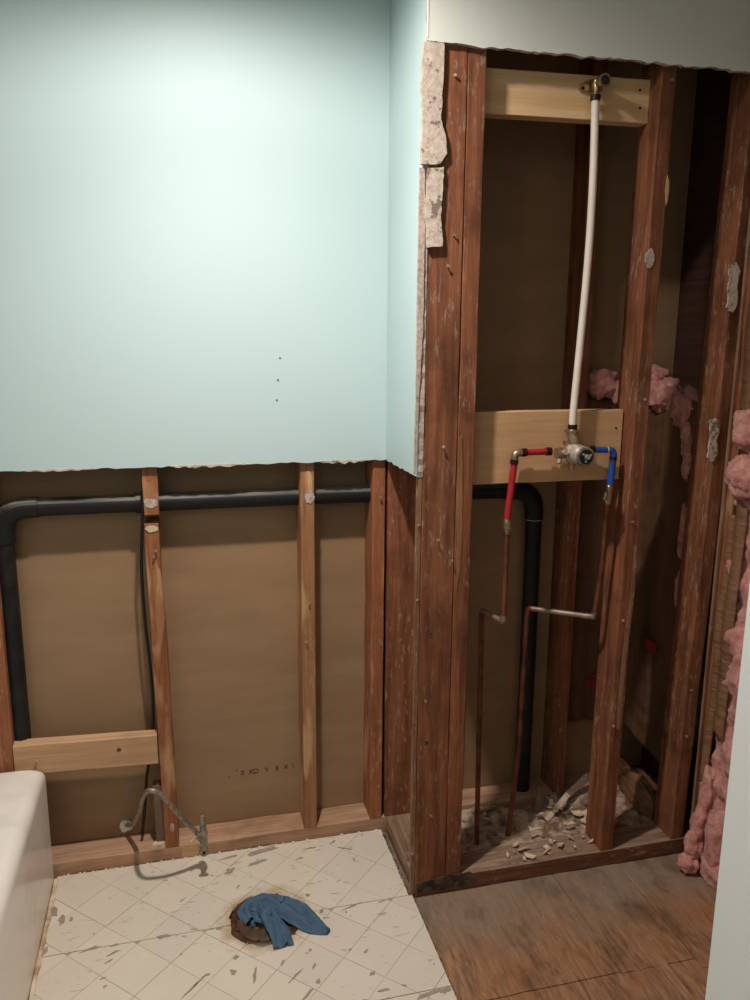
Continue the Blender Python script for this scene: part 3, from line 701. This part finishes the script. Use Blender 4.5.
tube('pipe_run', [(1.10, YD, .94), (1.103, YD, .5), (1.103, YD, -.01)], RD, M['abs'], dp, 20)
cr = tube('cement_ring', [(1.10, YD, .937), (1.10, YD, .933)], RD+.0028, M['chip'], dp, 20)

# black cable along the leaning stud
cp = [onY(x, y, .02) for x, y in [(144, 462), (143, 500), (142, 540), (141.5, 570), (145, 620), (150, 665), (153, 705)]] + [onY(x, y, .045) for x, y in [(152, 740), (147, 775), (145, 805), (142, 835)]]
cp[-1].z = max(cp[-1].z, .045)
for q in cp[:3]: q.y = .006
cb = tube('cable', spline(cp, 5), .0042, M['cable'], None, 8); rehome(cb, cp[-1]); tag(cb, 'thin black cable hanging down beside the leaning stud', 'cable')

# ================================================================== SHOWER PLUMBING
YV = -.283
def pv(px, py, y=YV): return onY(px, py, y)
# riser
r0, r1 = pv(596, 100), pv(573, 430)
rp = thing('riser_pipe', 'white flexible riser pipe from the mixing valve up to the shower elbow', 'pipe', r1)
rs = spline([pv(595.5, 99), pv(593, 180), pv(588, 260), pv(580, 345), pv(573.5, 410), pv(572.5, 428)], 8)
tube('pipe_body', rs, .0092, M['white_pex'], rp, 16)
tube('crimp_ring', [rs[0]+Vector((0, 0, -.004)), rs[0]+Vector((0, 0, .008))], .0118, M['crimp'], rp, 16)
tube('crimp_ring', [rs[-1]+Vector((0, 0, -.003)), rs[-1]+Vector((0, 0, .009))], .0118, M['crimp'], rp, 16)
# drop-ear elbow
e = pv(600, 84)
ee = thing('shower_elbow', 'brass drop-ear elbow fixed to the top pine board', 'pipe fitting', (e.x, YP, e.z))
ctr = Vector((rs[0].x+.003, YV+.002, e.z))
tube('elbow_body', [rs[0]+Vector((0, 0, .004)), rs[0]+Vector((0, 0, .016)), ctr+Vector((0, 0, -.006)), ctr+Vector((0, 0, .006))], [.006, .008, .0125, .012], M['brass'], ee)
bm = bmesh.new(); n = 20; rings = []
for (yy, rr) in [(YV+.012, .0125), (YV-.016, .0128), (YV-.022, .0148), (YV-.030, .0148), (YV-.030, .0108), (YV-.010, .0104)]:
    rings.append([bm.verts.new((ctr.x+.003+rr*math.cos(2*PI*k/n), yy, ctr.z+rr*math.sin(2*PI*k/n))) for k in range(n)])
for a_, b_ in zip(rings, rings[1:]):
    for k in range(n): bm.faces.new((a_[k], a_[(k+1) % n], b_[(k+1) % n], b_[k]))
bm.faces.new(rings[0]); bm.faces.new(rings[-1]); bmesh.ops.recalc_face_normals(bm, faces=bm.faces)
sharp(obj('threaded_socket', bm, M['brass'], ee), 35)
bm = bmesh.new(); tube_bm(bm, [(ctr.x+.003, YV-.0305, ctr.z), (ctr.x+.003, YV-.029, ctr.z)], .0102, 16); obj('socket_bore', bm, M['pit'], ee)
wing = [(ctr.x-.036, ctr.z-.006), (ctr.x-.030, ctr.z-.014), (ctr.x-.012, ctr.z-.012), (ctr.x+.012, ctr.z-.012), (ctr.x+.022, ctr.z-.008), (ctr.x+.024, ctr.z+.006), (ctr.x+.010, ctr.z+.014), (ctr.x-.008, ctr.z+.014), (ctr.x-.030, ctr.z+.004)]
me_ = slab('mounting_ear', wing, 'y', YP-.008, YP-.0005, M['brass'], ee)
c = Vector((ctr.x-.028, YP-.008, ctr.z-.007)); tube('screw_head', [c, c+Vector((0, -.003, 0))], .004, M['crimp'], me_, 8)

# mixing valve
vc = pv(574, 453); V0 = Vector((vc.x, YV, vc.z))
sv = thing('mixing_valve', 'chrome and brass shower mixing valve on the wide middle board', 'valve', (V0.x, YP, V0.z))
tube('valve_body', [V0+Vector((0, .018, 0)), V0+Vector((0, .005, 0)), V0+Vector((0, -.006, -.001)), V0+Vector((0, -.012, -.001))], [.022, .0275, .027, .025], M['chrome'], sv, 24)
tube('valve_bonnet', [V0+Vector((.002, -.010, -.001)), V0+Vector((.003, -.040, -.002)), V0+Vector((.003, -.042, -.002)), V0+Vector((.004, -.050, -.002))], [.0255, .0250, .0225, .0225], M['chrome'], sv, 24)
tube('retaining_ring', [V0+Vector((.004, -.048, -.002)), V0+Vector((.004, -.056, -.002))], [.0242, .0232], M['galv'], sv, 24)
cf = tube('cartridge_face', [V0+Vector((.004, -.055, -.002)), V0+Vector((.004, -.0568, -.002))], .0185, M['black'], sv, 20)
tube('cartridge_stem', [V0+Vector((.004, -.056, -.002)), V0+Vector((.004, -.068, -.002))], [.0065, .0055], M['chrome'], cf, 12)
for k in range(3):
    a_ = k*2*PI/3+.4; c = V0+Vector((.004+.0115*math.cos(a_), -.0568, -.002+.0115*math.sin(a_))); tube('cartridge_lug', [c, c+Vector((0, -.003, 0))], .0028, M['chrome'], cf, 8)
top_p = V0+Vector((0, 0, .02)); rt_ = rs[-1]
tube('outlet_neck', [V0+Vector((0, 0, .012)), V0+Vector((0, 0, .030)), V0+Vector((-.001, 0, .030)), Vector((rt_.x, YV, rt_.z-.010)), Vector((rt_.x, YV, rt_.z-.003))], [.016, .0135, .0155, .0155, .0115], M['brass'], sv, 16)
tube('outlet_flange', [Vector((rt_.x, YV, rt_.z-.010)), Vector((rt_.x, YV, rt_.z-.005))], .0185, M['brass'], sv, 16)
tube('inlet_port', [V0+Vector((-.014, 0, .001)), V0+Vector((-.034, 0, .001)), V0+Vector((-.035, 0, .001)), V0+Vector((-.050, 0, .000))], [.014, .013, .0155, .013], M['brass'], sv, 16)
tube('inlet_port', [V0+Vector((.014, 0, .001)), V0+Vector((.030, 0, .002)), V0+Vector((.042, 0, .003))], [.013, .011, .009], M['brass'], sv, 16)
tube('stop_screw', [V0+Vector((-.034, -.004, .003)), V0+Vector((-.034, -.022, .006))], [.008, .007], M['chrome'], sv, 12)
tube('stop_screw', [V0+Vector((-.040, .0, -.002)), V0+Vector((-.044, -.008, -.024))], [.007, .006], M['galv'], sv, 12)
tube('mounting_lug', [V0+Vector((-.022, .010, .026)), V0+Vector((-.022, .002, .026))], .006, M['brass'], sv, 10)
tube('mounting_lug', [V0+Vector((.020, .010, .020)), V0+Vector((.020, .002, .020))], .006, M['brass'], sv, 10)
tube('bottom_outlet', [V0+Vector((-.004, 0, -.018)), V0+Vector((-.004, 0, -.030)), V0+Vector((-.004, 0, -.031)), V0+Vector((-.004, 0, -.043))], [.009, .009, .0078, .0076], M['brass'], sv, 12)

# hot line
h1, hc, h2, h3 = pv(548, 451.5), pv(515.5, 453.5), pv(514, 465), pv(506.5, 524)
ho = thing('hot_supply_pipe', 'red hot water pipe from valve turning down into copper', 'pipe', (h3.x, YV, .73))
tube('crimp_ring', [pv(551, 451.3), pv(546, 451.5)], .0105, M['crimp'], ho, 12)
tube('red_pipe', [pv(548, 451.5), pv(524, 452.5)], .0082, M['red_pex'], ho, 14)
tube('crimp_ring', [pv(526.5, 452.3), pv(521.5, 452.6)], .0105, M['crimp'], ho, 12)
tube('pipe_elbow', [pv(522, 452.6)] + arc(pv(519, 452.8), pv(514.5, 453), pv(514.5, 458), 6) + [pv(514.3, 461)], .0098, M['brass'], ho, 14)
tube('crimp_ring', [pv(514.5, 459.5), pv(514, 464)], .0105, M['crimp'], ho, 12)
tube('red_pipe', spline([pv(514.2, 463), pv(511.5, 485), pv(508.5, 508), pv(507, 521)], 4), .0086, M['red_pex'], ho, 14)
tube('coupling', [pv(507, 519), pv(507, 522), pv(507, 523), pv(507, 528), pv(507, 528.5), pv(507, 533), pv(507, 534)], [.0085, .0115, .0118, .0118, .0100, .0100, .0085], M['brass'], ho, 14)
hb = pv(503.5, 620)
tube('copper_pipe', [pv(507, 533), Vector((hb.x, YV, .80)), Vector((hb.x, YV, hb.z))], .0072, M['copper'], ho, 12)
he = onZ(483, 611, hb.z-.004)
tube('pipe_elbow', [Vector((hb.x, YV, hb.z+.012))] + arc(Vector((hb.x, YV, hb.z+.006)), Vector((hb.x, YV, hb.z-.005)), Vector((hb.x, YV, hb.z-.005)).lerp(Vector((he.x, he.y, hb.z-.005)), .12), 5), .0088, M['copper_grey'], ho, 12)
tube('copper_crosspiece', [Vector((hb.x, YV, hb.z-.005)), Vector((he.x, he.y, hb.z-.005))], .0074, M['copper_grey'], ho, 12)
tube('copper_pipe', arc(Vector((he.x, he.y, hb.z-.005)), Vector((he.x-.002, he.y+.004, hb.z-.006)), Vector((he.x-.002, he.y+.004, hb.z-.03)), 4) + [Vector((he.x+.008, he.y+.004, .04))], .0074, M['copper'], ho, 12)

# cold line
cl = thing('cold_supply_pipe', 'blue cold water pipe from valve turning down into copper', 'pipe', (1.15, YV, .70))
tube('crimp_ring', [pv(591, 449.5), pv(594, 449.7)], .0098, M['crimp'], cl, 12)
tube('blue_pipe', [pv(593, 449.7), pv(607, 450)], .0080, M['blue_pex'], cl, 14)
tube('white_band', [pv(607.0, 450), pv(607.8, 450)], .0084, M['white_pex'], cl, 14)
tube('pipe_elbow', [pv(608, 450)] + arc(pv(609.5, 450), pv(613.5, 450), pv(613.5, 455), 6) + [pv(613.5, 458)], .0088, M['blue_pex'], cl, 14)
tube('crimp_ring', [pv(613.3, 456.5), pv(613, 460)], .0098, M['crimp'], cl, 12)
tube('blue_pipe', [pv(613, 459), pv(610, 487)], .0090, M['blue_pex'], cl, 14)
tube('coupling', [pv(610, 485.5), pv(609.5, 487.5), pv(609, 490), pv(609, 490.5), pv(607.5, 500), pv(607.5, 504)], [.009, .0115, .0115, .0095, .0095, .0075], M['brass'], cl, 14)
tube('valve_handle', [pv(606, 492, YV-.012), pv(604.5, 500, YV-.014)], [.005, .0055], M['galv'], cl, 10)
cb0 = onY(594, 617, -.262); ce = onZ(527, 608, cb0.z)
tube('copper_pipe', [pv(607, 503), pv(603, 560, -.27), Vector((cb0.x, cb0.y, cb0.z))], .0070, M['copper'], cl, 12)
tube('pipe_elbow', [Vector((cb0.x, cb0.y, cb0.z+.012)), cb0, cb0.lerp(ce, .12)], .0086, M['copper_grey'], cl, 12)
tube('copper_crosspiece', [cb0.lerp(ce, .02), cb0.lerp(ce, .93)] , .0074, M['copper_grey'], cl, 12)
cd = onY(509, 800, ce.y)
tube('copper_pipe', [cb0.lerp(ce, .92)] + arc(cb0.lerp(ce, .95), ce, ce+Vector((0, 0, -.035)), 5) + [Vector((ce.x-.004, ce.y, .30)), Vector((cd.x, ce.y, .0))], .0078, M['copper'], cl, 12)

# ================================================================== DEBRIS in the cavity
bm = bmesh.new(); nx, ny = 60, 26; V = []
for i in range(nx+1):
    r = []
    for j in range(ny+1):
        x = .726+(1.445-.726)*i/nx; y = -.213+.211*j/ny; p = Vector((x, y, 0))
        h = .022 + .018*noise.fractal(p*9, .8, 2, 4) + .030*max(0, (x-1.05)/.4)*(j/ny) + .004*noise.noise(p*60)
        if (Vector((x, y))-Vector((1.103, -.01))).length < .05: h -= .02
        r.append(bm.verts.new((x, y, max(-.01, h))))
    V.append(r)
for i in range(nx):
    for j in range(ny): bm.faces.new((V[i][j], V[i+1][j], V[i+1][j+1], V[i][j+1])).smooth = True
rub = obj('rubble', bm, M['dust']); rehome(rub, (1.08, -.1, 0)); tag(rub, 'dusty plaster rubble heaped on the floor inside the plumbing wall', 'rubble', kind='stuff')
CH = [(536, 830), (541, 815), (549, 800), (556, 812), (565, 825), (572, 806), (578, 815), (584, 822), (590, 812), (594, 820), (570, 838), (560, 846), (550, 842), (583, 838), (592, 832), (600, 826), (545, 853), (530, 858), (516, 846), (515, 853), (487, 820), (463, 822), (493, 818), (575, 848), (588, 802), (596, 806)]
base = None
CH += [(px+random.uniform(-9, 9), py+random.uniform(-7, 7)) for px, py in CH[:22]]
for k, (px, py) in enumerate(CH):
    c = onZ(px, py, .045 if py < 838 else .042); s = random.uniform(.004, .017)
    n = random.choice((3, 4, 4, 5)); bmc = bmesh.new(); a0 = random.random()*6; T, B = [], []
    el = random.uniform(1, 2.0)
    for t in range(n):
        a = a0+2*PI*t/n+random.uniform(-.3, .3); r = s*random.uniform(.45, 1.2)
        T.append(bmc.verts.new((math.cos(a)*r*el, math.sin(a)*r, .0012))); B.append(bmc.verts.new((math.cos(a)*r*el*.95, math.sin(a)*r*.95, -.0012)))
    bmc.faces.new(T); bmc.faces.new(B[::-1])
    for t in range(n): bmc.faces.new((T[t], B[t], B[(t+1) % n], T[(t+1) % n]))
    bmesh.ops.recalc_face_normals(bmc, faces=bmc.faces)
    rot = Matrix.Rotation(random.uniform(0, 3), 4, 'Z') @ Matrix.Rotation(random.uniform(-.6, .6), 4, 'X') @ Matrix.Rotation(random.uniform(-.4, .4), 4, 'Y'); bmc.transform(rot)
    o = obj('plaster_chip', bmc, M['chip']); o.location = (c.x, c.y, c.z+.004)
    tag(o, 'pale broken plaster chip among the rubble inside the plumbing wall', 'plaster chip', 'plaster chips in the wall cavity')
# splintered lath leaning from the rubble
def stick(p0, p1, w_, t_, mat, label):
    p0, p1 = Vector(p0), Vector(p1); d = (p1-p0).normalized(); s = d.cross(Vector((0, -.7, .7))).normalized(); u = s.cross(d)
    o = beam('wood_splinter', p0, p1, s*w_, u*t_, mat, None, jit=.002, ch=.001); rehome(o, p0); return tag(o, label, 'wood scrap')
stick(onY(541, 826, -.12), onY(568, 794, -.06), .0065, .002, M['chip'], 'pale narrow splinter leaning across the rubble toward the back stud')
stick(onY(566, 797, -.06), onY(588, 776, -.01), .010, .003, M['grey_wood'], 'grey wide splinter standing behind the rubble near the right stud')
stick(onY(535, 832, -.1), onY(541, 787, -.05), .012, .003, M['grey_wood'], 'upright grey wood shard beside the black pipe foot')
stick(onY(549, 818, -.1), onY(551, 799, -.06), .006, .002, M['chip'], 'short upright pale sliver right of the grey shard')

# ================================================================== BATHTUB
tx0, tx1, ty0, ty1, TH = -1.08, -.311, -1.60, -.013, .344
bm = bmesh.new()
def rr_ring(x0, x1, y0, y1, z, r, n=8):
    out = []
    for (cx, cy, a0) in [(x1-r, y1-r, 0), (x0+r, y1-r, PI/2), (x0+r, y0+r, PI), (x1-r, y0+r, 1.5*PI)]:
        for k in range(n+1):
            a = a0+k*(PI/2)/n; out.append(bm.verts.new((cx+r*math.cos(a), cy+r*math.sin(a), z)))
    return out
rings = [rr_ring(tx0, tx1, ty0, ty1, -.008, .006), rr_ring(tx0, tx1, ty0, ty1, .05, .006)]
Rr = .034
for k in range(9):
    a = k*(PI/2)/8; ins = Rr*(1-math.cos(a)); z = TH-Rr+Rr*math.sin(a); rings.append(rr_ring(tx0+ins, tx1-ins, ty0+ins*.5, ty1-ins*.5, z, .006+ins))
iw = .13
for k in range(7):
    a = k*(PI/2)/6; ins = iw + .05*math.sin(a); z = TH-.05*(1-math.cos(a)); rings.append(rr_ring(tx0+ins, tx1-ins, ty0+ins, ty1-ins*.9, z, .12))
rings.append(rr_ring(tx0+.21, tx1-.21, ty0+.24, ty1-.22, .12, .12)); rings.append(rr_ring(tx0+.25, tx1-.25, ty0+.30, ty1-.28, .07, .12))
for a_, b_ in zip(rings, rings[1:]):
    n = len(a_)
    for k in range(n): bm.faces.new((a_[k], a_[(k+1) % n], b_[(k+1) % n], b_[k]))
bm.faces.new(rings[0][::-1]); bm.faces.new(rings[-1]); bmesh.ops.recalc_face_normals(bm, faces=bm.faces)
bt2 = thing('bathtub', 'white enamelled bathtub with rounded rim in the lower left corner', 'bathtub', (-.70, -.80, 0))
sharp(obj('tub_shell', bm, M['enamel'], bt2), 50)
pts = [(x, -1.59+1.57*k/40) for k, x in [(i, -.311) for i in range(41)]]
pl = ragged((-.3095, -1.59), (-.3095, -.016), 60, .0015, 2) + ragged((-.300, -.016), (-.301, -1.59), 60, .005, 4)
slab('caulk_bead', pl, 'z', -.002, .0035, M['caulk'], bt2)
tube('drain_hole', [(-.70, -.5, .066), (-.70, -.5, .073)], .025, M['chrome'], bt2)

# ================================================================== TOILET FLANGE with rag
tf = thing('toilet_flange', 'rusty brown toilet drain opening in the tiled floor under the rag', 'drain', (HC.x, HC.y, -.03))
bm = bmesh.new(); n = 40; rings = []
for (r, z, wob) in [(.102, -.011, 0), (.096, -.004, .004), (.086, .001, .005), (.076, -.001, .003), (.072, -.006, 0), (.066, -.007, 0)]:
    rings.append([bm.verts.new((HC.x+(r+wob*noise.noise(Vector((math.cos(2*PI*k/n)*2, math.sin(2*PI*k/n)*2, r*50))))*math.cos(2*PI*k/n), HC.y+(r+wob*noise.noise(Vector((math.cos(2*PI*k/n)*2, math.sin(2*PI*k/n)*2, 3))))*math.sin(2*PI*k/n), z)) for k in range(n)])
for a_, b_ in zip(rings, rings[1:]):
    for k in range(n): bm.faces.new((a_[k], a_[(k+1) % n], b_[(k+1) % n], b_[k])).smooth = True
obj('wax_ring', bm, M['wax'], tf)
bm = bmesh.new(); rings = []; PC = Vector((HC.x-.012, HC.y+.012))
for (r, z, c) in [(.092, -.012, HC), (.088, -.004, HC), (.062, -.002, HC.lerp(PC, .6)), (.052, .003, PC), (.047, .002, PC), (.045, -.03, PC), (.044, -.10, PC)]:
    rings.append([bm.verts.new((c.x+r*math.cos(2*PI*k/n), c.y+r*math.sin(2*PI*k/n), z)) for k in range(n)])
for a_, b_ in zip(rings, rings[1:]):
    for k in range(n): bm.faces.new((a_[k], a_[(k+1) % n], b_[(k+1) % n], b_[k])).smooth = True
bm.faces.new(rings[-1])
fp = obj('flange_plate', bm, M['flange'], tf)
for a_ in (200, 250, 300, 340, 60):
    c = Vector((HC.x+.078*math.cos(math.radians(a_)), HC.y+.078*math.sin(math.radians(a_)), -.004)); tube('flange_bolt', [c, c+Vector((0, 0, .009))], [.005, .004], M['grime'], fp, 8)
# rag: bunched centre with two tails
def rag():
    bm = bmesh.new()
    nu, nv = 84, 64; V = []
    c0 = onZ(258, 914, .015); t1 = onZ(327, 932, .004); t2 = onZ(285, 946, .004); top = onZ(292, 905, .01)
    def strip(path, wid, amp, sd, lift, folds):
        P = spline(path, 14); n = len(P)-1; rows = []
        for i, p in enumerate(P):
            t = (P[min(i+1, n)]-P[max(i-1, 0)]); t.z = 0; t.normalize(); s = Vector((-t.y, t.x, 0)); r = []; w_ = wid(i/n)
            for j in range(31):
                q = j/15-1
                z = lift(i/n)*(1-q*q*.75) + amp*math.sin(q*folds+sd+i*.05)*(1-.4*abs(q)) + amp*1.1*noise.noise(Vector((i*.14+sd, q*2.6, sd))) + amp*.5*noise.noise(Vector((i*.35+sd, q*6, sd)))
                x = p + s*q*w_*(1+.12*noise.noise(Vector((i*.15, sd+math.copysign(1, q), 0))))
                r.append(bm.verts.new((x.x, x.y, max(.0022, p.z+z) if (Vector((x.x, x.y))-HC).length > HR else p.z+z)))
            rows.append(r)
        for a_, b_ in zip(rows, rows[1:]):
            for j in range(30): bm.faces.new((a_[j], a_[j+1], b_[j+1], b_[j])).smooth = True
    A = onZ(248, 913, .004); Bc = onZ(266, 908, .010)
    strip([onZ(252, 924, -.006), onZ(247, 912, .004), onZ(262, 903, .012), onZ(282, 907, .012)], lambda t: .020+.010*t, .0060, 1.0, lambda t: .016, 6)
    strip([onZ(262, 918, .004), onZ(278, 908, .010), onZ(298, 915, .006), onZ(314, 926, .003), onZ(329, 933, .002)], lambda t: .034*(1-.86*max(0, (t-.55)/.45)**1.6)+.002, .0062, 2.3, lambda t: .014*(1-t)+.004, 6)
    strip([onZ(262, 905, .014), onZ(270, 918, .012), onZ(279, 932, .006), onZ(284, 947, .003)], lambda t: .017+.009*math.sin(PI*t*.6), .0055, 4.1, lambda t: .012*(1-t*.7), 5)
    strip([onZ(250, 922, -.012), onZ(258, 918, -.004), onZ(270, 921, .004)], lambda t: .022, .005, 6.0, lambda t: .012, 7)
    return bm
rg = obj('rag', rag(), M['cloth']); so = rg.modifiers.new('thick', 'SOLIDIFY'); so.thickness = .0016; so.offset = 0
rehome(rg, (HC.x, HC.y, 0)); tag(rg, 'crumpled blue cloth rag stuffed into the floor drain', 'cloth')

# ================================================================== STOP VALVE with bent supply tube
sx = onY(203, 845, -.080)
ss = thing('supply_stop_valve', 'dull grey water stop valve on a bent tube at the wall foot', 'valve', (sx.x, -.080, 0))
YS = -.080
hp = onY(126, 825, .088)
esc = [(hp.x+.018*(1+.35*noise.noise(Vector((math.cos(a)*1.7, math.sin(a)*1.7, 4))))*math.cos(a), hp.z+.020*(1+.4*noise.noise(Vector((math.cos(a)*1.7, math.sin(a)*1.7, 9))))*math.sin(a)) for a in [k*2*PI/14 for k in range(14)]]
slab('plaster_collar', esc, 'y', .080, .0888, M['collar'], ss)
tp = [hp+Vector((0, .0, 0)), onY(133, 824, .03), onY(139, 812, -.03), onY(143, 798, -.10), onY(149, 790.5, -.14), onY(160, 794, -.145), onY(173, 808, -.13), onY(186, 822, -.105), onY(196, 832, YS), onY(200, 837, YS)]
tube('supply_tube', spline(tp, 6), .0065, M['galv'], ss, 12)
V1 = onY(203.5, 838, YS)
tube('valve_barrel', [onY(204, 850, YS), onY(203.5, 832, YS)], [.011, .010], M['galv'], ss, 14)
tube('outlet_stub', [onY(203.3, 833, YS), onY(202.6, 818, YS), onY(202.5, 816.5, YS)], [.0088, .0088, .007], M['galv'], ss, 14)
tube('compression_nut', [onY(198, 834.5, YS), onY(203, 839, YS)], .0115, M['galv'], ss, 6)
tube('compression_nut', [onY(203.5, 834, YS), onY(203.4, 830, YS)], .0118, M['galv'], ss, 6)
tube('valve_stem', [onY(204, 849, YS), onY(204, 850.5, YS-.028)], [.008, .007], M['galv'], ss, 12)
hd = onY(204, 851, YS-.028); vh = tube('valve_handle', [hd, hd+Vector((0, -.008, 0))], [.013, .012], M['galv'], ss, 16)
tube('handle_screw', [hd+Vector((0, -.008, 0)), hd+Vector((0, -.0095, 0))], .0045, M['black'], vh, 10)
tube('oval_handle_wing', [onY(196, 836, YS-.005), onY(191, 842, YS-.012)], [.004, .003], M['chip'], ss, 8)
# square of bare new wood on the plate behind the valve
blk2 = boxb('plate_patch', .030, .078, -.0025, .0025, .0, .040, M['block_x'], wall_back, axis='x', jit=.001)

# ================================================================== WHITE JAMB and the wall it ends
trim = struct(boxb('trim_1', .779, .93, -1.42, -1.25, -.01, CEIL, M['white_paint'], ch=.004, jit=0))
boxb('casing', .776, .93, -1.425, -1.304, -.01, CEIL, M['white_paint'], trim, ch=.004, jit=0)
wn = struct(boxb('wall_near', .905, 1.60, -1.40, -1.255, -.01, CEIL, M['header_paint'], ch=.001, jit=0))

# ================================================================== rest of the room (out of view)
struct(boxb('ceiling', -1.15, 1.60, -3.0, .11, CEIL, CEIL+.02, M['ceiling'], axis='x', jit=0, ch=.0005))
struct(boxb('wall_left', -1.17, -1.15, -3.0, .10, -.01, CEIL, M['aqua'], jit=0, ch=.0005))
struct(boxb('wall_front', -1.15, 1.60, -3.02, -3.0, -.01, CEIL, M['aqua'], jit=0, ch=.0005))
struct(boxb('wall_hall', 1.60, 1.62, -3.0, -1.26, -.01, CEIL, M['header_paint'], jit=0, ch=.0005))
